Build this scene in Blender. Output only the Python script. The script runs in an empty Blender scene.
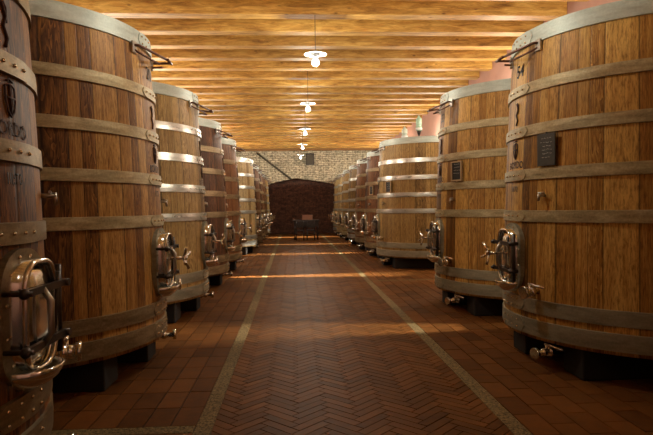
import bpy, bmesh, math, random
from mathutils import Vector, Matrix
random.seed(7)
S = 1.45                      # every length below is in camera heights; S turns them into metres
PI = math.pi
sc = bpy.context.scene
COL = sc.collection

# ------------------------------------------------------------------ materials
def new_mat(name):
    m = bpy.data.materials.new(name); m.use_nodes = True
    nt = m.node_tree; nt.nodes.clear()
    out = nt.nodes.new('ShaderNodeOutputMaterial'); b = nt.nodes.new('ShaderNodeBsdfPrincipled')
    nt.links.new(b.outputs[0], out.inputs[0])
    return m, nt, b
class NT:
    def __init__(s, nt): s.nt = nt
    def n(s, t, **k):
        x = s.nt.nodes.new(t)
        for a, v in k.items(): setattr(x, a, v)
        return x
    def l(s, a, b): s.nt.links.new(a, b)
    def math(s, op, a, b=None, c=None):
        x = s.n('ShaderNodeMath', operation=op)
        for i, v in enumerate((a, b, c)):
            if v is None: continue
            if isinstance(v, (int, float)): x.inputs[i].default_value = v
            else: s.l(v, x.inputs[i])
        return x.outputs[0]
    def mix(s, f, a, b, mode='MIX'):
        x = s.n('ShaderNodeMix', data_type='RGBA', blend_type=mode)
        for i, v in ((0, f), (6, a), (7, b)):
            if isinstance(v, (int, float)): x.inputs[i].default_value = v
            elif isinstance(v, (tuple, list)): x.inputs[i].default_value = (*v, 1)
            else: s.l(v, x.inputs[i])
        return x.outputs[2]
    def comb(s, x, y, z):
        c = s.n('ShaderNodeCombineXYZ')
        for i, v in enumerate((x, y, z)):
            if isinstance(v, (int, float)): c.inputs[i].default_value = v
            else: s.l(v, c.inputs[i])
        return c.outputs[0]
    def noise(s, vec, scale, detail=3, rough=.5, dist=0):
        x = s.n('ShaderNodeTexNoise'); s.l(vec, x.inputs['Vector'])
        x.inputs['Scale'].default_value = scale; x.inputs['Detail'].default_value = detail
        x.inputs['Roughness'].default_value = rough; x.inputs['Distortion'].default_value = dist
        return x.outputs[0]
    def ramp(s, f, *st):
        x = s.n('ShaderNodeValToRGB'); r = x.color_ramp
        while len(r.elements) < len(st): r.elements.new(.5)
        for e, (p, c) in zip(r.elements, st):
            e.position = p; e.color = (*c, 1) if len(c) == 3 else c
        s.l(f, x.inputs[0]); return x.outputs[0]
    def bump(s, h, strength, dist, b):
        x = s.n('ShaderNodeBump'); x.inputs['Strength'].default_value = strength
        x.inputs['Distance'].default_value = dist; s.l(h, x.inputs['Height'])
        s.l(x.outputs[0], b.inputs['Normal'])

def plain(name, col, rough=.5, metal=0, noise=.15, scale=12):
    m, nt, b = new_mat(name); t = NT(nt)
    co = t.n('ShaderNodeTexCoord').outputs['Object']
    f = t.noise(co, scale, 4, .6)
    c = t.mix(f, tuple(x*(1-noise) for x in col), tuple(min(1, x*(1+noise)) for x in col))
    t.l(c, b.inputs['Base Color'])
    b.inputs['Roughness'].default_value = rough; b.inputs['Metallic'].default_value = metal
    return m

def stave_wood(name, dark, mid, light, N=52, seed=0.0, rough=.5):
    m, nt, b = new_mat(name); t = NT(nt)
    co = t.n('ShaderNodeTexCoord').outputs['Object']
    sp = t.n('ShaderNodeSeparateXYZ'); t.l(co, sp.inputs[0])
    rnd = t.n('ShaderNodeObjectInfo').outputs['Random']
    ang = t.math('ARCTAN2', sp.outputs[1], sp.outputs[0])
    s0 = t.math('MULTIPLY_ADD', ang, N/(2*PI), 200.0+seed)
    ph = t.math('MULTIPLY', rnd, 37.0)
    s1 = t.math('ADD', s0, ph)
    w = t.math('MULTIPLY', t.math('SINE', t.math('MULTIPLY', s1, 1.7)), .33)
    s2 = t.math('ADD', s1, w)
    idx = t.math('FLOOR', s2); fr = t.math('FRACT', s2)
    wn = t.n('ShaderNodeTexWhiteNoise', noise_dimensions='2D'); t.l(t.comb(idx, rnd, 0), wn.inputs[0])
    tone = wn.outputs[0]
    wn2 = t.n('ShaderNodeTexWhiteNoise', noise_dimensions='2D'); t.l(t.comb(idx, t.math('ADD', rnd, 5.3), 0), wn2.inputs[0])
    # long vertical grain
    gv = t.comb(t.math('MULTIPLY', s2, 1.0), t.math('MULTIPLY', tone, 40.0), t.math('MULTIPLY', sp.outputs[2], .30))
    g1 = t.noise(gv, 4.5, 6, .68, .8)
    g2 = t.noise(t.comb(s2, t.math('MULTIPLY', tone, 17.0), t.math('MULTIPLY', sp.outputs[2], .8)), 1.6, 2, .5, 1.5)
    rings = t.math('FRACT', t.math('MULTIPLY', g2, 9.0))
    cath = t.math('MULTIPLY', t.math('GREATER_THAN', wn2.outputs[0], .55), t.math('MULTIPLY', t.math('SUBTRACT', rings, .5), .5))
    big = t.noise(co, 1.1, 3, .6)
    v = t.math('ADD', t.math('MULTIPLY', tone, .80), t.math('MULTIPLY', t.math('SUBTRACT', g1, .5), 1.5))
    v = t.math('ADD', v, t.math('ADD', cath, t.math('MULTIPLY', t.math('SUBTRACT', big, .5), .55)))
    v = t.math('ADD', v, .07)
    col = t.ramp(v, (0, dark), (.45, mid), (1, light))
    edge = t.math('MINIMUM', fr, t.math('SUBTRACT', 1.0, fr))
    j = t.ramp(edge, (0, (.25, .25, .25)), (.045, (1, 1, 1)))
    col = t.mix(1.0, col, j, 'MULTIPLY')
    pores = t.noise(t.comb(t.math('MULTIPLY', s2, 9.0), 0, t.math('MULTIPLY', sp.outputs[2], 5.0)), 2.2, 3, .7)
    col = t.mix(1.0, col, t.ramp(pores, (.35, (.45, .38, .32)), (.55, (1, 1, 1))), 'MULTIPLY')
    t.l(col, b.inputs['Base Color'])
    b.inputs['Roughness'].default_value = rough; b.inputs['Specular IOR Level'].default_value = .25
    t.bump(t.math('ADD', t.math('MULTIPLY', g1, .15), t.math('MINIMUM', t.math('MULTIPLY', edge, 12.0), 1.0)), .35, .006, b)
    return m

def hoop_metal(name, c0, c1, c2, metal=.35, rough=.5):
    m, nt, b = new_mat(name); t = NT(nt)
    co = t.n('ShaderNodeTexCoord').outputs['Object']
    mp = t.n('ShaderNodeMapping'); t.l(co, mp.inputs[0]); mp.inputs['Scale'].default_value = (1, 1, 5)
    a = t.noise(mp.outputs[0], 4.0, 6, .7, .4); f = t.noise(co, 55, 3, .6)
    v = t.math('ADD', t.math('MULTIPLY', a, .75), t.math('MULTIPLY', f, .3))
    t.l(t.ramp(v, (.3, c0), (.52, c1), (.72, c2)), b.inputs['Base Color'])
    b.inputs['Metallic'].default_value = metal
    t.l(t.math('MULTIPLY_ADD', a, .25, rough-.12), b.inputs['Roughness'])
    t.bump(a, .12, .01, b)
    return m

def beam_wood():
    m, nt, b = new_mat('pine_joist_wood'); t = NT(nt)
    co = t.n('ShaderNodeTexCoord').outputs['Object']
    rnd = t.n('ShaderNodeObjectInfo').outputs['Random']
    sp = t.n('ShaderNodeSeparateXYZ'); t.l(co, sp.inputs[0])
    off = t.math('MULTIPLY', rnd, 50.0)
    vec = t.comb(t.math('MULTIPLY_ADD', sp.outputs[0], .14, off), sp.outputs[1], t.math('MULTIPLY', sp.outputs[2], 1.0))
    g = t.noise(vec, 16, 6, .72, .7)
    g2 = t.noise(t.comb(t.math('MULTIPLY_ADD', sp.outputs[0], .35, off), sp.outputs[1], sp.outputs[2]), 3.0, 3, .6)
    v = t.math('ADD', t.math('MULTIPLY', g, .7), t.math('MULTIPLY', g2, .30))
    col = t.ramp(v, (.36, (.20, .085, .014)), (.5, (.50, .27, .055)), (.64, (.74, .48, .13)))
    # small dark knots
    vo = t.n('ShaderNodeTexVoronoi'); vo.inputs['Scale'].default_value = 2.6
    t.l(t.comb(t.math('MULTIPLY_ADD', sp.outputs[0], .8, off), t.math('MULTIPLY', sp.outputs[1], 1.6), t.math('MULTIPLY', sp.outputs[2], 1.8)), vo.inputs['Vector'])
    k = t.ramp(vo.outputs['Distance'], (.035, (.28, .2, .13)), (.10, (1, 1, 1)))
    col = t.mix(.9, col, k, 'MULTIPLY')
    br = t.math('MULTIPLY_ADD', rnd, .35, .82)
    t.l(t.mix(1.0, col, t.comb(br, br, br), 'MULTIPLY'), b.inputs['Base Color'])
    b.inputs['Roughness'].default_value = .55
    t.bump(g, .2, .01, b)
    return m

def paver(name, a, bb, rough=.55, grit=0):
    m, nt, b = new_mat(name); t = NT(nt)
    co = t.n('ShaderNodeTexCoord').outputs['Object']
    at = t.n('ShaderNodeAttribute', attribute_name='tone').outputs['Fac']
    n1 = t.noise(co, 9, 5, .7); n2 = t.noise(co, .8, 3, .6)
    v = t.math('ADD', t.math('MULTIPLY', at, .22), t.math('ADD', t.math('MULTIPLY', n1, .5), t.math('MULTIPLY', n2, .4)))
    col = t.ramp(v, (.25, a), (.85, bb))
    if grit:
        g = t.noise(co, 42, 4, .85)
        col = t.mix(.85, col, t.ramp(g, (.40, (.22, .20, .18)), (.5, (1, 1, 1)), (.60, (1.9, 1.8, 1.5))), 'MULTIPLY')
    t.l(col, b.inputs['Base Color'])
    t.l(t.math('MULTIPLY_ADD', n1, .25, rough-.1), b.inputs['Roughness']); b.inputs['Specular IOR Level'].default_value = .06
    t.bump(n1, .25, .006, b)
    return m

def brick_wall(name, c1, c2, mortar, bw, bh, msize=.012, rough_n=.35, axis='X'):
    m, nt, b = new_mat(name); t = NT(nt)
    co = t.n('ShaderNodeTexCoord').outputs['Object']
    sp = t.n('ShaderNodeSeparateXYZ'); t.l(co, sp.inputs[0])
    nz = t.noise(co, 3.0, 3, .6)
    u = t.math('MULTIPLY_ADD', nz, .25, sp.outputs[0 if axis == 'X' else 1])
    v = t.math('MULTIPLY_ADD', nz, .14, sp.outputs[2])
    br = t.n('ShaderNodeTexBrick'); t.l(t.comb(u, v, 0), br.inputs['Vector'])
    br.inputs['Scale'].default_value = 1; br.inputs['Brick Width'].default_value = bw; br.inputs['Row Height'].default_value = bh
    br.inputs['Mortar Size'].default_value = msize; br.inputs['Mortar Smooth'].default_value = .3
    br.inputs['Color1'].default_value = (*c1, 1); br.inputs['Color2'].default_value = (*c2, 1); br.inputs['Mortar'].default_value = (*mortar, 1)
    n = t.noise(co, 7, 6, .75)
    k = 1-rough_n
    col = t.mix(1.0, br.outputs['Color'], t.ramp(n, (.36, (k*.6, k*.6, k*.58)), (.6, (1.15, 1.12, 1.08))), 'MULTIPLY')
    t.l(col, b.inputs['Base Color']); b.inputs['Roughness'].default_value = .85
    t.bump(t.math('ADD', t.math('MULTIPLY', br.outputs['Fac'], -1.0), n), .6, .03, b)
    return m

def emis(name, col, st):
    m, nt, b = new_mat(name)
    b.inputs['Base Color'].default_value = (.9, .9, .88, 1); b.inputs['Roughness'].default_value = .25
    b.inputs['Emission Color'].default_value = (*col, 1); b.inputs['Emission Strength'].default_value = st
    return m

M = dict(
    wood_red=stave_wood('red_brown_oak_staves', (.065, .022, .004), (.23, .085, .016), (.46, .21, .045)),
    wood_orange=stave_wood('orange_oak_staves', (.080, .030, .007), (.29, .125, .026), (.60, .34, .095), seed=3),
    wood_gold=stave_wood('golden_oak_staves', (.13, .055, .010), (.42, .20, .038), (.74, .46, .13), seed=9),
    wood_tan=stave_wood('tan_oak_staves', (.13, .075, .022), (.33, .20, .062), (.58, .40, .15), seed=12),
    wood_dark=stave_wood('dark_oak_staves', (.055, .022, .008), (.17, .068, .024), (.30, .14, .055), seed=21),
    wood_pale=stave_wood('pale_oak_staves', (.28, .17, .06), (.50, .36, .16), (.68, .53, .28), seed=30),
    hoop_tan=hoop_metal('weathered_tan_hoop_metal', (.16, .12, .055), (.38, .31, .17), (.60, .52, .33)),
    hoop_grey=hoop_metal('galvanised_grey_hoop_metal', (.30, .33, .29), (.43, .48, .43), (.56, .62, .56), .25, .5),
    hoop_silver=hoop_metal('bright_silver_hoop_metal', (.42, .44, .40), (.62, .64, .60), (.80, .82, .78), .8, .3),
    hoop_green=hoop_metal('grey_green_hoop_metal', (.17, .16, .11), (.30, .28, .20), (.40, .38, .28), .5, .5),
    hoop_dark=hoop_metal('brown_hoop_metal', (.12, .085, .042), (.26, .195, .105), (.40, .32, .19), .6, .45),
    chrome=plain('polished_steel', (.80, .80, .78), .16, 1, .05),
    steel=plain('dull_steel', (.45, .42, .37), .35, .95, .15),
    dark_steel=plain('dark_steel', (.06, .05, .045), .4, .8, .2),
    brass=plain('warm_brass_rivets', (.75, .62, .42), .25, 1, .1),
    bracket=plain('rust_red_bracket_paint', (.16, .08, .06), .4, .4, .2),
    black=plain('black_paint', (.012, .010, .009), .6, 0, .2),
    brand=plain('burnt_brand_mark', (.055, .018, .010), .7, 0, .3, 40),
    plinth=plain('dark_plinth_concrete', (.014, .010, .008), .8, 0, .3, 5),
    slate=plain('grey_slate', (.055, .055, .050), .5, 0, .2, 20),
    slate_black=plain('black_slate', (.018, .016, .015), .5, 0, .2, 20),
    chalk=plain('chalk', (.55, .54, .50), .9, 0, .1),
    frame_wood=plain('pale_frame_wood', (.48, .34, .19), .5, 0, .15, 20),
    joist=beam_wood(),
    plank=plain('ceiling_plank_wood', (.30, .15, .045), .7, 0, .3, 3),
    herring=paver('herringbone_brick', (.032, .012, .003), (.23, .090, .022), .5),
    tile=paver('red_clay_tile', (.030, .011, .003), (.21, .080, .019), .5),
    stone=paver('speckled_stone_strip', (.09, .065, .032), (.25, .185, .095), .65, 1),
    mortar=plain('dark_mortar', (.014, .006, .003), .85, 0, .3, 6),
    pale_wall=brick_wall('whitewashed_rubble_brick', (.80, .77, .60), (.60, .56, .42), (.30, .26, .18), .30, .10, .018),
    dark_wall=brick_wall('dark_red_brick', (.19, .075, .045), (.115, .045, .03), (.055, .035, .025), .25, .075, .012),
    pink_wall=plain('pink_plaster', (.60, .36, .29), .85, 0, .12, 2.5),
    enamel=plain('white_enamel', (.78, .82, .82), .3, 0, .04),
    cord=plain('black_cord', (.02, .02, .02), .6),
    bulb=emis('lit_bulb_glass', (.95, 1, .97), 1.1),
    glass=plain('green_white_glass', (.42, .66, .48), .12, 0, .6, 14),
    glass_pale=plain('pale_milky_glass', (.62, .70, .60), .15, 0, .3, 40),
    table_wood=plain('dark_table_wood', (.028, .014, .010), .45, 0, .3, 8),
    carton=plain('pinkish_carton', (.42, .20, .13), .7, 0, .2, 8),
    pipe=plain('dark_pipe_metal', (.10, .085, .06), .6, .2, .2),
)

# ------------------------------------------------------------------ mesh helpers
class MB:
    def __init__(s): s.v = []; s.f = []; s.sm = []
    def add(s, vs, fs, smooth=False):
        o = len(s.v); s.v += [tuple(v) for v in vs]
        for f in fs: s.f.append([i+o for i in f]); s.sm.append(smooth)
        return s
    def box(s, x0, x1, y0, y1, z0, z1, mat=None):
        vs = [Vector((x, y, z)) for x in (x0, x1) for y in (y0, y1) for z in (z0, z1)]
        if mat is not None: vs = [mat @ v for v in vs]
        return s.add(vs, [(0,1,3,2), (4,6,7,5), (0,4,5,1), (2,3,7,6), (0,2,6,4), (1,5,7,3)])
    def tube(s, pts, r, n=10, closed=False, caps=True):
        pts = [Vector(p) for p in pts]; k = len(pts)
        rs = r if isinstance(r, (list, tuple)) else [r]*k
        vs = []; up = None
        for i, p in enumerate(pts):
            if closed: t = pts[(i+1) % k]-pts[i-1]
            else: t = pts[min(i+1, k-1)]-pts[max(i-1, 0)]
            t.normalize()
            if up is None:
                up = t.orthogonal().normalized()
            up = (up - t*up.dot(t))
            if up.length < 1e-6: up = t.orthogonal()
            up.normalize(); w = t.cross(up)
            for j in range(n):
                a = 2*PI*j/n; vs.append(p+(up*math.cos(a)+w*math.sin(a))*rs[i])
        fs = []
        for i in range(k if closed else k-1):
            a = i*n; b = ((i+1) % k)*n
            for j in range(n): fs.append((a+j, a+(j+1) % n, b+(j+1) % n, b+j))
        s.add(vs, fs, True)
        if not closed and caps:
            o = len(s.v)-k*n
            s.f.append([o+j for j in range(n)][::-1]); s.sm.append(False)
            s.f.append([o+(k-1)*n+j for j in range(n)]); s.sm.append(False)
        return s
    def lathe(s, prof, n=24, mat=None, smooth=True, close=True):
        """prof = (radius, height) pairs turned about z"""
        k = len(prof); vs = []
        for r, z in prof:
            for j in range(n):
                a = 2*PI*j/n; v = Vector((r*math.cos(a), r*math.sin(a), z)); vs.append(mat @ v if mat is not None else v)
        fs = []
        for i in range(k-1):
            for j in range(n): fs.append((i*n+j, i*n+(j+1) % n, (i+1)*n+(j+1) % n, (i+1)*n+j))
        o = len(s.v); s.add(vs, fs, smooth)
        if close:
            s.f.append([o+j for j in range(n)][::-1]); s.sm.append(False)
            s.f.append([o+(k-1)*n+j for j in range(n)]); s.sm.append(False)
        return s
    def ball(s, c, r, n=10, sx=1, sy=1, sz=1):
        m = Matrix.Translation(Vector(c)) @ Matrix.Diagonal((sx, sy, sz, 1))
        prof = [(max(r*math.sin(PI*i/6), r*.02), -r*math.cos(PI*i/6)) for i in range(7)]
        return s.lathe(prof, n, m)
    def build(s, name, m, parent=None, bevel=0):
        me = bpy.data.meshes.new(name)
        me.from_pydata([(x*S, y*S, z*S) for x, y, z in s.v], [], s.f); me.validate()
        me.polygons.foreach_set('use_smooth', s.sm[:len(me.polygons)] if len(me.polygons) == len(s.sm) else [False]*len(me.polygons))
        bm = bmesh.new(); bm.from_mesh(me); bmesh.ops.recalc_face_normals(bm, faces=bm.faces); bm.to_mesh(me); bm.free()
        o = bpy.data.objects.new(name, me); COL.objects.link(o); me.materials.append(m)
        if parent: o.parent = parent
        if bevel:
            b = o.modifiers.new('bevel', 'BEVEL'); b.width = bevel*S; b.segments = 2; b.limit_method = 'ANGLE'
        return o

def tag(o, label=None, cat=None, group=None, kind=None):
    if label: o['label'] = label
    if cat: o['category'] = cat
    if group: o['group'] = group
    if kind: o['kind'] = kind
    return o
def empty(name, x, y, z=0, rz=0):
    o = bpy.data.objects.new(name, None); COL.objects.link(o)
    o.location = (x*S, y*S, z*S); o.rotation_euler = (0, 0, rz); o.empty_display_size = .2
    return o

# ------------------------------------------------------------------ the room
XL, XR, YF, YB, ZC = -2.74, 3.27, -3.0, 22.0, 3.50
ZJ = 3.24
def struct(o): o['kind'] = 'structure'; return o
struct(MB().box(XL-.15, XR+.15, YF-.15, YB+.9, -.12, -.007).build('floor', M['mortar']))

def paving(name, quads, m):
    """quads: list of 4-corner lists in plan; each becomes one paver with a thin edge"""
    vs, fs, tone = [], [], []
    for q in quads:
        o = len(vs); tn = random.random(); dz = random.uniform(-.0012, .0)
        vs += [(x*S, y*S, dz*S) for x, y in q]+[(x*S, y*S, -.0085*S) for x, y in q]
        k = len(q)
        fs.append([o+i for i in range(k)])
        for i in range(k): fs.append([o+i, o+k+i, o+k+(i+1) % k, o+(i+1) % k])
        tone += [tn]*(k+1)
    me = bpy.data.meshes.new(name); me.from_pydata(vs, [], fs)
    a = me.attributes.new('tone', 'FLOAT', 'FACE')
    for i, t in enumerate(tone): a.data[i].value = t
    bm = bmesh.new(); bm.from_mesh(me); bmesh.ops.recalc_face_normals(bm, faces=bm.faces); bm.to_mesh(me); bm.free()
    me.materials.append(m); o = bpy.data.objects.new(name, me); COL.objects.link(o); return struct(o)

def clipx(poly, f, keep):
    out = []
    for i in range(len(poly)):
        a, b = poly[i], poly[(i+1) % len(poly)]
        da, db = f(a)*keep, f(b)*keep
        if da >= 0: out.append(a)
        if (da >= 0) != (db >= 0):
            t = da/(da-db); out.append((a[0]+(b[0]-a[0])*t, a[1]+(b[1]-a[1])*t))
    return out
def lx(y): return -.427-.006*max(0, y-5)          # centre line of the left stone strip (it drifts slightly)
def rx(y): return .985+.0015*(y-2.5)
HW = .039
# herringbone: edge bricks .155 x .039, chevrons stacked along the aisle
BL, K = .205, 4; BW = BL/K; c45 = math.sqrt(.5); gap = .0024
quads = []
def hb(u0, v0, w, h):
    g = gap/BW/1.0
    P = [(u0+g, v0+g), (u0+w-g, v0+g), (u0+w-g, v0+h-g), (u0+g, v0+h-g)]
    q = [((u-v)*c45*BW+.30, (u+v)*c45*BW) for u, v in P]
    ys = [p[1] for p in q]; xs = [p[0] for p in q]
    if max(ys) < .9 or min(ys) > YB or max(xs) < -.7 or min(xs) > 1.1: return
    for f, kp in ((lambda p: p[0]-(lx(p[1])+HW+.002), 1), (lambda p: (rx(p[1])-HW-.002)-p[0], 1)):
        q = clipx(q, f, kp)
        if len(q) < 3: return
    quads.append(q)
NN = int(YB/(c45*BW*2))+30
for n in range(-20, NN):
    for mm in range(-5, 6):
        hb(n+2*K*mm, n, K, 1)
        c = n; hb(c+2*K*mm, c-2*K+1, 1, K)
paving('floor_herringbone', quads, M['herring'])
# stone strips (slabs end to end) and the cross strips that divide the side bays
quads = []
def strip(fx):
    y = .6
    while y < YB:
        y2 = min(y+.62, YB); quads.append([(fx(y)-HW, y+.001), (fx(y)+HW, y+.001), (fx(y2)+HW, y2-.001), (fx(y2)-HW, y2-.001)]); y = y2
strip(lx); strip(rx)
LCR = [2.60+i*5.5 for i in range(4)]; RCR = [2.1+i*5.55 for i in range(4)]
for y in LCR:
    x = lx(y)-HW-.003
    while x > XL: quads.append([(max(x-.5, XL), y-.04), (x-.002, y-.04), (x-.002, y+.04), (max(x-.5, XL), y+.04)]); x -= .5
for y in RCR:
    x = rx(y)+HW+.003
    while x < XR: quads.append([(x+.002, y-.04), (min(x+.5, XR), y-.04), (min(x+.5, XR), y+.04), (x+.002, y+.04)]); x += .5
paving('floor_stone_strip', quads, M['stone'])
quads = []
TW, TL, g = .124, .245, .0034
def tiles(side, cross):
    segs = []; y0 = .6
    for c in [c for c in cross if c > .7]+[YB+1]:
        segs.append((y0, min(c-.042, YB))); y0 = c+.042
    for a, b in segs:
        n = max(1, round((b-a)/TL)) if b > a else 0
        if not n: continue
        L = (b-a)/n
        for col in range(24):
            stag = (.5*L if (side > 0 and col % 2) else 0)
            for r in range(-1, n+1):
                ya, yb = a+r*L+stag, a+(r+1)*L+stag
                ya, yb = max(ya, a), min(yb, b)
                if yb-ya < .02: continue
                if side < 0:
                    x1 = -.42-HW-.003-col*TW; x0 = x1-TW
                    q = [(x0+g, ya+g), (x1-g, ya+g), (x1-g, yb-g), (x0+g, yb-g)]
                    q = clipx(q, lambda p: (lx(p[1])-HW-.003)-p[0], 1)
                    if x0 < XL: continue
                else:
                    x0 = .985+HW+.003+col*TW; x1 = x0+TW
                    if x1 > XR+.02: continue
                    q = [(x0+g, ya+g), (x1-g, ya+g), (x1-g, yb-g), (x0+g, yb-g)]
                    q = clipx(q, lambda p: p[0]-(rx(p[1])+HW+.003), 1)
                if len(q) >= 3: quads.append(q)
tiles(-1, LCR); tiles(1, RCR)
paving('floor_tiles', quads, M['tile'])

struct(MB().box(XL-.15, XL, YF, YB+.9, 0, ZC+.1).build('wall_left', M['pink_wall']))
struct(MB().box(XR, XR+.15, YF, YB+.9, 0, ZC+.1).build('wall_right', M['pink_wall']))
struct(MB().box(XL-.15, XR+.15, YF-.15, YF, 0, ZC+.1).build('wall_front', M['pink_wall']))
struct(MB().box(XL-.15, XR+.15, YF-.15, YB+.9, ZC, ZC+.12).build('ceiling', M['plank']))
# back wall with a low wide arch; darker brick wall stands in the recess
OX0, OX1 = -1.05, 1.62
arch = [(OX0, 0), (OX0, 1.90)]
for i in range(1, 16):
    x = OX0+(OX1-OX0)*i/16; q = (x-.05)/(1.1 if x < .05 else 1.57); arch.append((x, 1.90+.26*max(0, 1-abs(q))**.8))
arch += [(OX1, 1.93), (OX1, 0)]
w = MB()
outer = [(XL, 0), (XL, ZC), (XR, ZC), (XR, 0)]
def wall_strip(y):
    return [(x, y, z) for x, z in arch]
n = len(arch)
# front face split into columns so the polygon stays convex
w.box(XL, OX0, YB, YB+.30, 0, ZC); w.box(OX1, XR, YB, YB+.30, 0, ZC)
for i in range(1, n-2):
    (xa, za), (xb, zb) = arch[i], arch[i+1]
    w.add([(xa, YB, za), (xb, YB, zb), (xb, YB, ZC), (xa, YB, ZC), (xa, YB+.3, za), (xb, YB+.3, zb), (xb, YB+.3, ZC), (xa, YB+.3, ZC)],
          [(0, 1, 2, 3), (7, 6, 5, 4), (0, 4, 5, 1)])
struct(w.build('wall_back', M['pale_wall']))
struct(MB().box(XL, XR, YB+.42, YB+.6, 0, ZC).build('wall_recess', M['dark_wall']))

# joists: each one a beam of its own
j0 = None
for k in range(-14, 25):
    y = 6.60+.638*k
    if y < YF+.02 or y+.18 > YB: continue
    if j0 is None:
        j0 = MB().box(XL+.001, XR-.001, 0, .18, ZJ, ZC+.0).build('ceiling_joist', M['joist'], bevel=.008); o = j0
    else:
        o = j0.copy(); COL.objects.link(o)
    o.location = (0, y*S, 0); tag(o, 'pine joist running wall to wall across the ceiling', 'beam', 'pine ceiling joists')
# wall plate beam over the back wall
struct(MB().box(XL+.001, XR-.001, YB-.10, YB-.001, ZJ-.03, ZC-.001).build('trim_1', M['plank']))

# ------------------------------------------------------------------ wine vats
ZB, ZT = .18, 2.104
def R(z):
    q = (z-ZB)/(ZT-ZB); return .019*4*q*(1-q)+.904+(.829-.904)*q
def P(az, r, z):
    a = math.radians(az); return Vector((r*math.cos(a), r*math.sin(a), z))
def frame(az, r, z):
    """matrix at a spot on the vat: local x = out, y = along the girth, z = up"""
    a = math.radians(az)
    return Matrix.Translation(P(az, r, z)) @ Matrix.Rotation(a, 4, 'Z')
HOOPS = [(2.004, 2.108), (1.70, 1.772), (1.43, 1.502), (1.155, 1.227), (.895, .968), (.335, .425), (.198, .300)]
SEG = 96
def rr_loop(w, h, r, x, zc, n=8, yc=0):
    pts = []
    for cx, cz, a0 in ((w/2-r, h/2-r, 0), (-w/2+r, h/2-r, 90), (-w/2+r, -h/2+r, 180), (w/2-r, -h/2+r, 270)):
        for i in range(n+1):
            a = math.radians(a0+90*i/n); pts.append(Vector((x, yc+cx+r*math.cos(a), zc+cz+r*math.sin(a))))
    return pts
def rr_slab(mb, w, h, r, x0, x1, zc, dome=0, yc=0):
    A = rr_loop(w, h, r, x0, zc, yc=yc); B = rr_loop(w, h, r, x1, zc, yc=yc); k = len(A)
    rings = [A, B]
    if dome:
        for s_, e in ((.85, .55), (.55, .88), (.2, 1.0)):
            rings.append([Vector((x1+dome*e, yc+(p.y-yc)*s_, zc+(p.z-zc)*s_)) for p in B])
    vs = [p for rg in rings for p in rg]; fs = [list(range(k))[::-1]]
    for q in range(len(rings)-1):
        for i in range(k): fs.append((q*k+i, q*k+(i+1) % k, (q+1)*k+(i+1) % k, (q+1)*k+i))
    mb.add(vs, fs, False); o = len(mb.v)-len(vs)
    mb.f.append([o+(len(rings)-1)*k+i for i in range(k)]); mb.sm.append(False)
    if dome:
        for i in range(len(mb.sm)): mb.sm[i] = True

def text_mesh(txt, size, az, z, m, parent, name, arch_up=0, off=.003, rotated=False):
    cu = bpy.data.curves.new('t', 'FONT'); cu.body = txt; cu.size = 1; cu.align_x = 'CENTER'; cu.align_y = 'CENTER'; cu.offset = .006
    to = bpy.data.objects.new('t', cu); COL.objects.link(to)
    bpy.context.view_layer.update()
    me = bpy.data.meshes.new_from_object(to.evaluated_get(bpy.context.evaluated_depsgraph_get()))
    bpy.data.objects.remove(to)
    bm = bmesh.new(); bm.from_mesh(me)
    bmesh.ops.triangulate(bm, faces=bm.faces)
    for v in bm.verts:
        x, y = v.co.x*size, v.co.y*size
        if rotated: x, y = -y, x
        y += arch_up*(-(x/size/2)**2)*size
        zz = z+y; a = az+math.degrees(x/R(zz)); v.co = P(a, R(zz)+off, zz)*S
    ex = bmesh.ops.solidify(bm, geom=bm.faces[:], thickness=.002)
    bm.to_mesh(me); bm.free(); me.name = name
    me.materials.clear(); me.materials.append(m)
    o = bpy.data.objects.new(name, me); COL.objects.link(o); o.parent = parent
    return o

def stroke(mb, az, pts, rad, off=.004):
    out = []
    for dx, z in pts:
        out.append(P(az+math.degrees(dx/R(z)), R(z)+off, z))
    mb.tube(out, rad, 6)

RIV = []
def rivet(p, parent):
    if not RIV: RIV.append(MB().ball((0, 0, 0), .0065, 8).build('rivet', M['brass'], parent)); o = RIV[0]
    else: o = RIV[0].copy(); COL.objects.link(o); o.parent = parent
    o.location = Vector(p)*S

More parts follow.
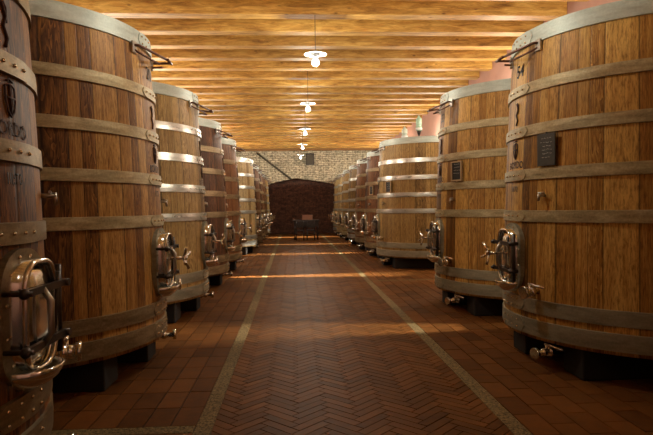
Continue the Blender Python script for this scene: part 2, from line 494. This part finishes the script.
def make_vat(x, y, rz, label):
    t = empty('wine_vat', x, y, 0, rz); tag(t, label, 'vat', 'oak vats in two rows along the cellar')
    # staves with rim, sunk lid and sunk bottom
    prof = [(.01, ZB+.05), (R(ZB)-.05, ZB+.05), (R(ZB)-.045, ZB), (R(ZB), ZB)]
    for i in range(1, 20): z = ZB+(ZT-ZB)*i/20; prof.append((R(z), z))
    prof += [(R(ZT), ZT), (R(ZT)-.045, ZT+.002), (R(ZT)-.05, ZT-.06), (.01, ZT-.06)]
    MB().lathe(prof, SEG).build('staves', M['wood_orange'], t)
    for i, (z0, z1) in enumerate(HOOPS):
        th = .010
        pr = [(R(z0)-.004, z0), (R(z0)+th, z0+.003), (R((z0+z1)/2)+th+.001, (z0+z1)/2), (R(z1)+th, z1-.003), (R(z1)-.004, z1)]
        hb_ = MB()
        for q in range(4): hb_.lathe(pr[q:q+2], SEG, close=False, smooth=True)
        h = hb_.build('hoop', M['hoop_grey'] if i == 0 else M['hoop_tan'], t)
        # riveted overlap plate with round ends, facing the aisle
        mb = MB(); zc = (z0+z1)/2; hh = (z1-z0)/2-.003; A = 10.5
        # build the face as vertical slices so it follows the curve
        cols = 15; vs = []; fs = []
        for c in range(cols+1):
            a = -A+2*A*c/cols; d = min(1, (A-abs(a))/4); e = hh*math.sqrt(max(0.02, 1-(1-d)**2))
            for s_ in (-1, 1):
                zz = zc+e*s_
                vs += [P(a, R(zz)+th-.002, zz), P(a, R(zz)+th+.0045, zz)]
        for c in range(cols):
            b = c*4
            fs += [(b+1, b+5, b+7, b+3), (b, b+1, b+3+0, b+2) if c == 0 else (b+0, b+4, b+5, b+1), (b+2, b+3, b+7, b+6)]
            if c == 0: fs.append((b+0, b+4, b+5, b+1))
        fs.append((cols*4, cols*4+2, cols*4+3, cols*4+1))
        mb.add(vs, fs)
        pl = mb.build('hoop_plate', M['hoop_grey'] if i == 0 else M['hoop_tan'], h)
        rows = (0,) if i not in (0, 5, 6) else (-.022, .022)
        for a in (-7.5, -3.2, 1.2, 5.6):
            for dz in rows: rivet(P(a, R(zc+dz)+th+.006, zc+dz), h)
    # low masonry supports
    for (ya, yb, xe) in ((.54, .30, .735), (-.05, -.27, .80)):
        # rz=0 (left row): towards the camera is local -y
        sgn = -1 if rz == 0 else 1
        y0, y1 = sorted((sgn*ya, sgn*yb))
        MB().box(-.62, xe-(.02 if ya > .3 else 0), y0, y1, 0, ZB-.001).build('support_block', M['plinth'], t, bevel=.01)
    # manway (door for cleaning the vat)
    zc = .668
    mb = MB(); rr_slab(mb, .30, .43, .13, .862, .912, zc); man = mb.build('manway', M['hoop_green'], t)
    for a in range(15, 375, 30): rivet((.914, .128*math.cos(math.radians(a)), zc+.195*math.sin(math.radians(a))), man)
    mb = MB(); L0 = rr_loop(.215, .345, .085, .905, zc+.005); L1 = rr_loop(.215, .345, .085, .958, zc+.005); k = len(L0)
    L2 = rr_loop(.20, .33, .078, .958, zc+.005); L3 = rr_loop(.20, .33, .078, .905, zc+.005)
    mb.add(L0+L1+L2+L3, [(q*k+i, q*k+(i+1) % k, (q+1)*k+(i+1) % k, (q+1)*k+i) for q in range(3) for i in range(k)], True)
    mb.tube(rr_loop(.208, .338, .08, .960, zc+.005), .0095, 8, closed=True)
    mb.build('manway_rim', M['chrome'], man)
    mb = MB(); rr_slab(mb, .195, .325, .075, .912, .935, zc+.005, .030); mb.build('manway_door', M['chrome'], man)
    for dz in (.088, -.085):
        mb = MB(); mb.box(.970, .984, -.145, .15, zc+dz-.011, zc+dz+.011)
        mb.ball((.977, -.145, zc+dz), .017, 8); mb.tube([(.93, .147, zc+dz), (.993, .147, zc+dz)], .013, 8)
        mb.tube([(.91, -.14, zc+dz), (1.0, -.14, zc+dz)], .008, 8)
        mb.build('clamp_bar', M['dark_steel'], man)
    mb = MB(); mb.tube([(.955, .147, zc-.15), (.955, .147, zc+.15)], .011, 8); mb.tube([(.955, .10, zc-.12), (.975, .10, zc+.13)], .007, 8)
    mb.build('hinge_post', M['dark_steel'], man)
    mb = MB(); mb.tube([(.975, -.02, zc+.088), (1.0, -.02, zc+.05), (1.0, -.02, zc-.05), (.975, -.02, zc-.085)], .011, 8); mb.build('yoke', M['steel'], man)
    mb = MB(); mb.tube([(.97, -.02, zc+.02), (1.055, -.02, zc+.02)], .011, 10); mb.ball((1.06, -.02, zc+.02), .018, 10)
    for a in (25, 115, 205, 295):
        ca, sa = math.cos(math.radians(a)), math.sin(math.radians(a))
        mb.tube([(1.06, -.02, zc+.02), (1.066, -.02+.035*ca, zc+.02+.035*sa), (1.082, -.02+.078*ca, zc+.02+.078*sa)], [.008, .007, .010], 8)
    mb.build('star_knob', M['chrome'], man)
    # pouring lip
    vs = []; fs = []; n = 14
    for j, (rr, dz, dx) in enumerate(((.02, -.03, .0), (.07, -.028, .02), (.105, .0, .055), (.118, .035, .085), (.110, .038, .080), (.095, .005, .05))):
        for i in range(n+1):
            a = -PI/2+PI*i/n
            vs.append((.905+dx*.2+rr*.85*math.cos(a), rr*math.sin(a), .475+dz))
    for j in range(5):
        for i in range(n): fs.append((j*(n+1)+i, j*(n+1)+i+1, (j+1)*(n+1)+i+1, (j+1)*(n+1)+i))
    MB().add(vs, fs, True).build('pouring_lip', M['chrome'], man)
    # valve beside the manway
    def valve(name, az, r0, r1, z, lev, dark=False, body=.021):
        m = frame(az, 0, z); a = MB()
        X = lambda x, y, z_: m @ Vector((x, y, z_))
        a.tube([X(r0, 0, 0), X(r1, 0, 0)], body*.72, 12)
        a.tube([X(r1-.012, 0, 0), X(r1+.008, 0, 0)], body*1.55, 16)
        a.tube([X(r0+.45*(r1-r0), 0, 0), X(r0+.45*(r1-r0)+.02, 0, 0)], body*1.3, 16)
        a.ball(X(r0+.7*(r1-r0), 0, 0), body*1.15, 12)
        v = a.build(name, M['chrome'] if not dark else M['dark_steel'], t)
        h = MB(); q = r0+.62*(r1-r0)
        h.tube([X(q, 0, 0), X(q, 0, body+.022)], .008, 8)
        h.tube([X(q, -.01, body+.024), X(q, lev*.5, body+.020), X(q-.01, lev, body+.012)], .0085, 8)
        h.build('lever', M['chrome'] if not dark else M['dark_steel'], v)
        return v
    valve('racking_valve', 18, R(.47)-.01, 1.01, .475, .115, body=.024)
    valve('drain_valve', 21, .74, .975, .115, .12, body=.022)
    # pipe elbow that joins drain to the vat bottom
    # sampling tap
    m = frame(21, 0, 1.058); a = MB()
    a.tube([m @ Vector((R(1.05)-.01, 0, 0)), m @ Vector((R(1.05)+.05, 0, 0))], .009, 8)
    a.tube([m @ Vector((R(1.05)+.045, 0, .012)), m @ Vector((R(1.05)+.05, 0, -.035))], .008, 8)
    a.tube([m @ Vector((R(1.05)+.03, -.022, .014)), m @ Vector((R(1.05)+.03, .026, .014))], .006, 8)
    a.build('sampling_tap', M['steel'], t)
    # triangular ladder bracket on the rim
    a = MB(); zt = 1.985; plates = []
    for s_ in (-1, 1):
        p0 = P(15*s_, R(zt)+.012, zt+.01); p1 = Vector((.985, .035*s_, zt-.035))
        a.tube([p0, p0+Vector((.03, -.005*s_, 0)), p1], .0085, 8)
        a.tube([p0-Vector((0, 0, .028)), Vector((.93, .04*s_, zt-.06))], .007, 8)
        fm = frame(15*s_, R(zt)+.012, zt-.002)
        plates.append(MB().box(-.012, .006, -.024, .024, -.034, .034, fm))
    a.tube([(.985, -.055, zt-.035), (.985, .055, zt-.035)], .009, 8)
    br = a.build('ladder_bracket', M['bracket'], t)
    for p in plates: p.build('mounting_plate', M['steel'], br)
    # burnt maker's marks
    mk = MB()
    sh = [(-.028, 1.395), (-.03, 1.35), (-.018, 1.315), (0, 1.30), (.018, 1.315), (.03, 1.35), (.028, 1.395), (0, 1.405), (-.028, 1.395)]
    stroke(mk, 0, sh, .0035); stroke(mk, 0, [(0, 1.40), (0, 1.305)], .004); stroke(mk, 0, [(-.027, 1.36), (.027, 1.36)], .0045)
    stroke(mk, 0, [(-.02, 1.412), (0, 1.42), (.02, 1.412)], .0035)
    mk.build('crest_mark', M['brand'], t); mk = MB()
    stroke(mk, 0, [(-.012, 1.66), (.010, 1.62), (-.010, 1.585), (.012, 1.55), (-.006, 1.52)], .005)
    stroke(mk, 0, [(-.006, 1.665), (.014, 1.65), (.010, 1.60)], .004)
    mk.build('brand_mark', M['brand'], t)
    text_mesh('BORDO', .062, 0, 1.262, M['brand'], t, 'brand_lettering', .12, .002)
    text_mesh('III:70', .050, 0, 1.103, M['black'], t, 'capacity_lettering')
    return t

def copy_tree(src, x, y, rz, label, far=False):
    r = src.copy(); COL.objects.link(r); r.location = (x*S, y*S, 0); r.rotation_euler = (0, 0, rz); r['label'] = label
    for ch in list(src.children):
        if ch.name.split('.')[0] == 'painted_number': continue
        c = ch.copy(); COL.objects.link(c); c.parent = r
        if ch.name.split('.')[0] == 'support_block' and abs(rz-src.rotation_euler[2]) > 1: c.rotation_euler = (0, 0, 0); c.scale = (1, -1, 1)
        for g_ in ch.children:
            if g_.name.startswith('rivet') and far: continue
            d = g_.copy(); COL.objects.link(d); d.parent = c
    return r
def setm(o, m):
    o.material_slots[0].link = 'OBJECT'; o.material_slots[0].material = m
def dress(t, wood, hoop, top='hoop_grey', low='hoop_green'):
    hs = sorted([c for c in t.children if c.name.split('.')[0] == 'hoop'], key=lambda o: -max(v.co.z for v in o.data.vertices))
    for c in t.children:
        if c.name.split('.')[0] == 'staves': setm(c, M[wood])
    for i, h in enumerate(hs):
        m = M[top] if i == 0 else (M[low] if i >= 5 else M[hoop]); setm(h, m)
        for g_ in h.children:
            if g_.name.startswith('hoop_plate'): setm(g_, m)

LC, RC = -1.772, 2.33
L1 = make_vat(LC, 1.855, 0, 'dark reddish oak vat cut off by the left frame edge, nearest of the left row')
V = {'L1': L1}
spec = [
 ('L2', LC, 3.715, 0, 'orange-brown oak vat second in the left row, wood hiding the camera-side wall', 'wood_orange', 'hoop_tan', 'hoop_grey', 'hoop_dark'),
 ('L3', LC, 5.581, 0, 'tan oak vat third in the left row, with bright silver hoops', 'wood_tan', 'hoop_silver', 'hoop_grey', 'hoop_green'),
 ('L4', LC-.01, 7.437, 0, 'brown oak vat fourth in the left row, right behind the silver-hooped tan vat', 'wood_dark', 'hoop_dark', 'hoop_grey', 'hoop_dark'),
 ('L5', LC-.01, 9.30, 0, 'dark red-brown oak vat fifth in the left row, just before the row gap', 'wood_dark', 'hoop_dark', 'hoop_grey', 'hoop_dark'),
 ('L6', LC+.01, 12.86, 0, 'pale yellow oak vat with silver hoops beyond the gap in the left row', 'wood_pale', 'hoop_silver', 'hoop_silver', 'hoop_silver'),
 ('L7', LC+.02, 14.72, 0, 'dark oak vat directly behind the pale yellow vat of the left row', 'wood_dark', 'hoop_dark', 'hoop_grey', 'hoop_dark'),
 ('L8', LC-.0, 16.58, 0, 'brown oak vat third from the back in the left row', 'wood_dark', 'hoop_tan', 'hoop_grey', 'hoop_dark'),
 ('L9', LC+.0, 18.44, 0, 'dark oak vat second from the back in the left row', 'wood_dark', 'hoop_dark', 'hoop_grey', 'hoop_dark'),
 ('L10', LC+.0, 20.31, 0, 'pale oak vat at the far end of the left row', 'wood_pale', 'hoop_silver', 'hoop_grey', 'hoop_silver'),
 ('R1', RC, 3.64, PI, 'large golden oak vat painted 54, nearest on the right with a grey slate', 'wood_gold', 'hoop_tan', 'hoop_grey', 'hoop_green'),
 ('R2', RC, 5.568, PI, 'orange oak vat painted 53, second on the right behind vat 54', 'wood_gold', 'hoop_tan', 'hoop_grey', 'hoop_green'),
 ('R3', RC-.01, 9.62, PI, 'tan oak vat with glass airlocks on its lid, beyond the gap on the right', 'wood_tan', 'hoop_silver', 'hoop_grey', 'hoop_green'),
 ('R4', RC+.01, 11.48, PI, 'dark oak vat directly behind the vat with glass airlocks, carrying a framed slate', 'wood_dark', 'hoop_dark', 'hoop_grey', 'hoop_dark'),
 ('R5', RC+.01, 13.34, PI, 'dark oak vat second behind the one with glass airlocks', 'wood_dark', 'hoop_dark', 'hoop_grey', 'hoop_dark'),
 ('R6', RC+.01, 15.20, PI, 'brown oak vat with bright hoops, fourth from the back on the right', 'wood_tan', 'hoop_silver', 'hoop_grey', 'hoop_silver'),
 ('R7', RC-.0, 17.05, PI, 'tan oak vat third from the back on the right', 'wood_tan', 'hoop_silver', 'hoop_grey', 'hoop_tan'),
 ('R8', RC+.0, 18.90, PI, 'pale oak vat second from the back on the right', 'wood_pale', 'hoop_silver', 'hoop_silver', 'hoop_tan'),
 ('R9', RC-.0, 20.75, PI, 'pale oak vat at the far end of the right row', 'wood_pale', 'hoop_silver', 'hoop_silver', 'hoop_silver'),
]
spec[0] = spec[0][:4]+('orange-brown oak vat painted 20, second in the left row',)+spec[0][5:]
for k_, x, y, rz, lab, wd, hp, tp, lo in spec:
    V[k_] = copy_tree(L1, x, y, rz, lab, y > 10); dress(V[k_], wd, hp, tp, lo)
V['R0'] = copy_tree(L1, RC, 1.76, PI, 'unseen golden vat added beside the camera, nearer than vat 54 and outside the right frame edge', True); dress(V['R0'], 'wood_gold', 'hoop_tan')  # continues the row out of view, added to block low light near the camera
V['L0'] = copy_tree(L1, LC, -.01, 0, 'unseen red-brown vat added beside the camera, outside the left frame edge', True); dress(V['L0'], 'wood_red', 'hoop_tan')  # unseen counterpart on the left, put in to shade the nearest vats
for c in list(L1.children):
    if c.name.startswith('manway'):
        for g_ in list(c.children):
            if g_.name.startswith('star_knob'): bpy.data.objects.remove(g_)
for c in L1.children:
    if c.name.startswith('manway'): setm(c, M['hoop_dark'])
dress(L1, 'wood_red', 'hoop_dark', 'hoop_dark', 'hoop_dark')
for k_, s_ in (('R1', '54'), ('R2', '53'), ('L2', '20')):
    text_mesh(s_, .115, .5, 1.868, M['black'], V[k_], 'painted_number')

# slates hung on the right-hand vats
def slate(vk, az, z0, z1, wd, framed, label, m='slate_black'):
    v = V[vk]; loc = v.location/S; zc = (z0+z1)/2; r = R(zc)+.022
    base = P(az, r, zc); base.rotate(Matrix.Rotation(PI, 3, 'Z'))
    e = empty('slate_sign', loc.x+base.x, loc.y+base.y, zc, math.radians(az)+PI); tag(e, label, 'slate sign', 'slates hung on the right-hand vats')
    h = (z1-z0)/2
    MB().box(-.006, .004, -wd/2, wd/2, -h, h).build('slate_panel', M[m], e, bevel=.002)
    c = MB(); rnd = random.Random(len(label))
    for i in range(6 if not framed else 4):
        zz = h*.68-i*h*(.23 if not framed else .30); y = -wd*.30*rnd.uniform(.5, 1)
        while y < wd*.26:
            y2 = min(y+rnd.uniform(.008, .028), wd*.34)
            c.tube([(.0055, y, zz), (.0055, (y+y2)/2, zz+rnd.uniform(-.004, .005)), (.0055, y2, zz)], .0018, 5); y = y2+.008
    c.build('chalk_writing', M['chalk'], e)
    if framed:
        f = MB(); b = .013
        f.box(-.008, .012, -wd/2, wd/2, h-b, h); f.box(-.008, .012, -wd/2, wd/2, -h, -h+b)
        f.box(-.008, .012, -wd/2, -wd/2+b, -h+b, h-b); f.box(-.008, .012, wd/2-b, wd/2, -h+b, h-b)
        f.build('frame', M['frame_wood'], e)
    n = MB(); n.tube([(-.02, 0, h-.004), (.002, 0, h+.006)], .004, 6); n.build('hook', M['dark_steel'], e)
slate('R1', 22.5, 1.232, 1.424, .135, False, 'unframed grey slate with chalk writing on vat 54', 'slate')
slate('R2', 24.5, 1.232, 1.416, .145, True, 'black slate in pale wooden frame on the second right-hand vat')
slate('R3', 29.5, 1.232, 1.42, .135, True, 'small framed black slate on the tan vat with glass airlocks')
slate('R4', 24.5, 1.24, 1.42, .13, True, 'small framed slate on the dark vat behind the airlock vat')

# glass airlocks and clamp on the lid of the third right-hand vat
TOP = ZT-.06
def airlock(px, py, z0, h, stem, m, label, cap):
    e = empty('glass_airlock', px, py, TOP); tag(e, label, 'airlock')
    if stem:
        MB().lathe([(.035, 0), (.035, .02), (.012, .035), (.010, z0-.07), (.022, z0-.05), (.034, z0-.005), (.034, z0)], 16).build('valve_stem', M['dark_steel'], e)
    else:
        MB().lathe([(.04, 0), (.04, .02), (.02, .03), (.02, z0)], 16).build('bung', M['dark_steel'], e)
    MB().lathe([(.030, z0), (.052, z0+.015), (.052, z0+h*.30), (.036, z0+h*.36), (.048, z0+h*.42), (.048, z0+h*.80), (.028, z0+h*.9), (.012, z0+h), (.010, z0+h+.01)], 18).build('glass_bulb', M[m], e)
    MB().lathe([(.054, z0+.012), (.054, z0+.05)], 18).build('white_collar', M['enamel'], e)
airlock(2.02, 9.05, .17, .24, True, 'glass', 'tall green glass airlock on a black stem atop the tan vat', 1)
airlock(1.80, 9.12, .05, .19, False, 'glass_pale', 'shorter pale glass airlock left of the green one on the vat lid', 0)
a = MB(); a.box(-.12, .12, -.02, .02, .06, .085); a.tube([(-.09, 0, 0), (-.09, 0, .07)], .012, 8); a.tube([(.07, 0, 0), (.07, 0, .09)], .012, 8); a.ball((.12, 0, .095), .028, 10)
o = a.build('lid_clamp', M['dark_steel']); o.location = (2.22*S, 8.99*S, TOP*S); tag(o, 'black metal clamp on the vat lid beside the green airlock', 'clamp')

# ------------------------------------------------------------------ pendant lamps
ZL = 2.80
lampP = []
def pendant(x, y, label):
    e = empty('pendant_lamp', x, y, ZL); tag(e, label, 'lamp', 'pendant lamps over the aisle')
    MB().tube([(0, 0, .02), (0, 0, ZC-ZL-.002)], .0035, 6).build('cord', M['cord'], e)
    MB().lathe([(.006, .03), (.022, .028), (.03, .012), (.075, .004), (.130, -.010), (.134, -.014), (.130, -.016), (.07, -.008), (.02, -.008), (.006, -.008)], 32).build('shade', M['enamel'], e)
    MB().lathe([(.020, -.008), (.024, -.012), (.024, -.038), (.018, -.042)], 16).build('socket', M['enamel'], e)
    MB().lathe([(.016, -.040), (.022, -.055), (.043, -.082), (.049, -.105), (.043, -.130), (.024, -.147), (.004, -.151)], 20).build('bulb', M['bulb'], e)
    lampP.append((x, y))
for i, (u_off, lab) in enumerate((
    (0, 'nearest and largest white pendant lamp over the aisle'), (1, 'second white pendant lamp from the camera'),
    (2, 'third white pendant lamp from the camera'), (3, 'fourth white pendant lamp, last one seen against the joists'), (4, 'farthest pendant lamp, seen against the pale back wall'))):
    y = 6.63+3.12*i; x = (.27, .258, .27, .255, .235)[i]
    pendant(x, y, lab)

pendant(.28, 3.51, 'pendant lamp hanging above the upper frame edge, between the first vats'); pendant(.28, .39, 'pendant lamp hanging right above the camera')
# ------------------------------------------------------------------ far end: box on wall, diagonal pipe, table, chairs, carton
e = empty('wall_vent', .63, YB-.03, 2.88); tag(e, 'dark framed vent box high on the pale back wall', 'vent')
f = MB()
for s_ in (-1, 1): f.box(s_*.14-.02, s_*.14+.02, -.05, .028, -.22, .22); f.box(-.16, .16, -.05, .028, s_*.20-.02, s_*.20+.02)
f.build('frame', M['dark_steel'], e)
f = MB(); f.box(-.125, .125, -.01, .028, -.185, .185)
for i in range(6): f.box(-.12, .12, -.03, -.008, -.16+i*.06, -.135+i*.06)
f.build('louvres', M['pipe'], e)
o = MB().tube([(-1.42, YB-.036, 3.14), (-.12, YB-.036, 2.13)], .035, 10).build('diagonal_pipe', M['pipe']); tag(o, 'dark pipe running diagonally down the pale back wall', 'pipe')

TY = 18.0
e = empty('table', .37, TY); tag(e, 'dark wooden table at the far end of the aisle', 'table')
MB().box(-.42, .42, -.20, .20, .585, .62).build('table_top', M['table_wood'], e, bevel=.005)
MB().box(-.385, .385, -.17, .17, .42, .585).build('apron', M['table_wood'], e)
for sx in (-1, 1):
    for sy in (-1, 1):
        MB().lathe([(.022, 0), (.026, .06), (.018, .12), (.028, .22), (.02, .34), (.03, .43)], 12, Matrix.Translation((sx*.36, sy*.15, 0))).build('leg', M['table_wood'], e)
def chair(x, y, lab):
    e = empty('wooden_chair', x, y, 0, 0); tag(e, lab, 'chair', 'chairs in front of the far table')
    MB().box(-.13, .13, -.13, .13, .29, .32).build('seat', M['table_wood'], e, bevel=.004)
    for sx in (-1, 1):
        for sy in (-1, 1):
            MB().tube([(sx*.115, sy*.115, 0), (sx*.11, sy*.11, .29)], [.013, .018], 8).build('leg', M['table_wood'], e)
    b = MB()
    for sx in (-1, 1): b.tube([(sx*.115, -.12, .31), (sx*.115, -.15, .60)], .014, 8)
    for z in (.42, .50, .58): b.box(-.115, .115, -.15, -.135, z-.018, z+.018)
    b.build('backrest', M['table_wood'], e)
chair(.17, TY-.42, 'left of the two dark chairs before the far table'); chair(.50, TY-.42, 'right of the two dark chairs before the far table')
e = empty('cardboard_box', .41, TY, .62); tag(e, 'pinkish box standing on the far dark table', 'box')
MB().box(-.16, .16, -.09, .09, 0, .14).build('carton', M['carton'], e, bevel=.004); MB().box(-.165, .165, -.095, .095, .14, .16).build('lid', M['carton'], e, bevel=.004)

# ------------------------------------------------------------------ lights
def point(name, x, y, z, w, col, rad=.05):
    l = bpy.data.lights.new(name, 'POINT'); l.energy = w; l.color = col; l.shadow_soft_size = rad*S
    o = bpy.data.objects.new(name, l); COL.objects.link(o); o.location = (x*S, y*S, z*S); return o
PEND, SIDE, SPOT = 78, 170, 7500
NEU = (1, .92, .74)
for x, y in lampP: point('pendant_light', x, y, ZL-.22, PEND*(.12 if y < 1 else 1), (1, .94, .78), .04)
for y in (.93, 4.65, 8.37, 11.1, 15.65, 19.4): point('side_wall_light', XL+.13, y, 2.3, SIDE, NEU, .05)
for y in (.8, 4.6, 8.2, 12.41, 16.1, 19.8): point('side_wall_light', XR-.13, y, 2.3, SIDE, NEU, .05)
def spot(x, y, z, tx, ty, tz, w, ang):
    l = bpy.data.lights.new('gap_spot_light', 'SPOT'); l.energy = w; l.color = NEU; l.shadow_soft_size = .03*S
    l.spot_size = math.radians(ang); l.spot_blend = .4
    o = bpy.data.objects.new('gap_spot_light', l); COL.objects.link(o); o.location = (x*S, y*S, z*S)
    o.rotation_euler = (Vector((tx, ty, tz))-Vector((x, y, z))).to_track_quat('-Z', 'Y').to_euler()
for y, k in ((8.37, 1), (15.65, 1), (19.37, 1)): spot(XL+.12, y, 1.9, .0, y, 0, SPOT*k, 27)
for y, k in ((4.6, .16), (12.41, 1), (19.83, 1)): spot(XR-.12, y, 1.9, .38, y, 0, SPOT*k, 27)

wd = bpy.data.worlds.new('world'); sc.world = wd; wd.use_nodes = True
wd.node_tree.nodes['Background'].inputs[0].default_value = (.05, .04, .03, 1); wd.node_tree.nodes['Background'].inputs[1].default_value = .2

# ------------------------------------------------------------------ camera
f_, yaw, pit, rol = 567.2, math.radians(-3.237), math.radians(-.99), math.radians(-.743)
fwd = Vector((math.sin(-yaw)*math.cos(pit), math.cos(yaw)*math.cos(pit), math.sin(pit)))
rt = Vector((math.cos(yaw), -math.sin(-yaw), 0)); up = rt.cross(fwd)
r2 = rt*math.cos(rol)+up*math.sin(rol); u2 = -rt*math.sin(rol)+up*math.cos(rol)
cam = bpy.data.cameras.new('camera'); co = bpy.data.objects.new('camera', cam); COL.objects.link(co)
mw = Matrix.Identity(4)
for i in range(3): mw[i][0] = r2[i]; mw[i][1] = u2[i]; mw[i][2] = -fwd[i]
mw.translation = Vector((0, 0, S)); co.matrix_world = mw
cam.sensor_width = 36; cam.lens = f_/653*36; cam.clip_start = .05; cam.clip_end = 200
sc.camera = co
vs = sc.view_settings; vs.view_transform = 'Standard'; vs.look = 'None'; vs.gamma = 1; vs.use_curve_mapping = False; vs.exposure = 0.08
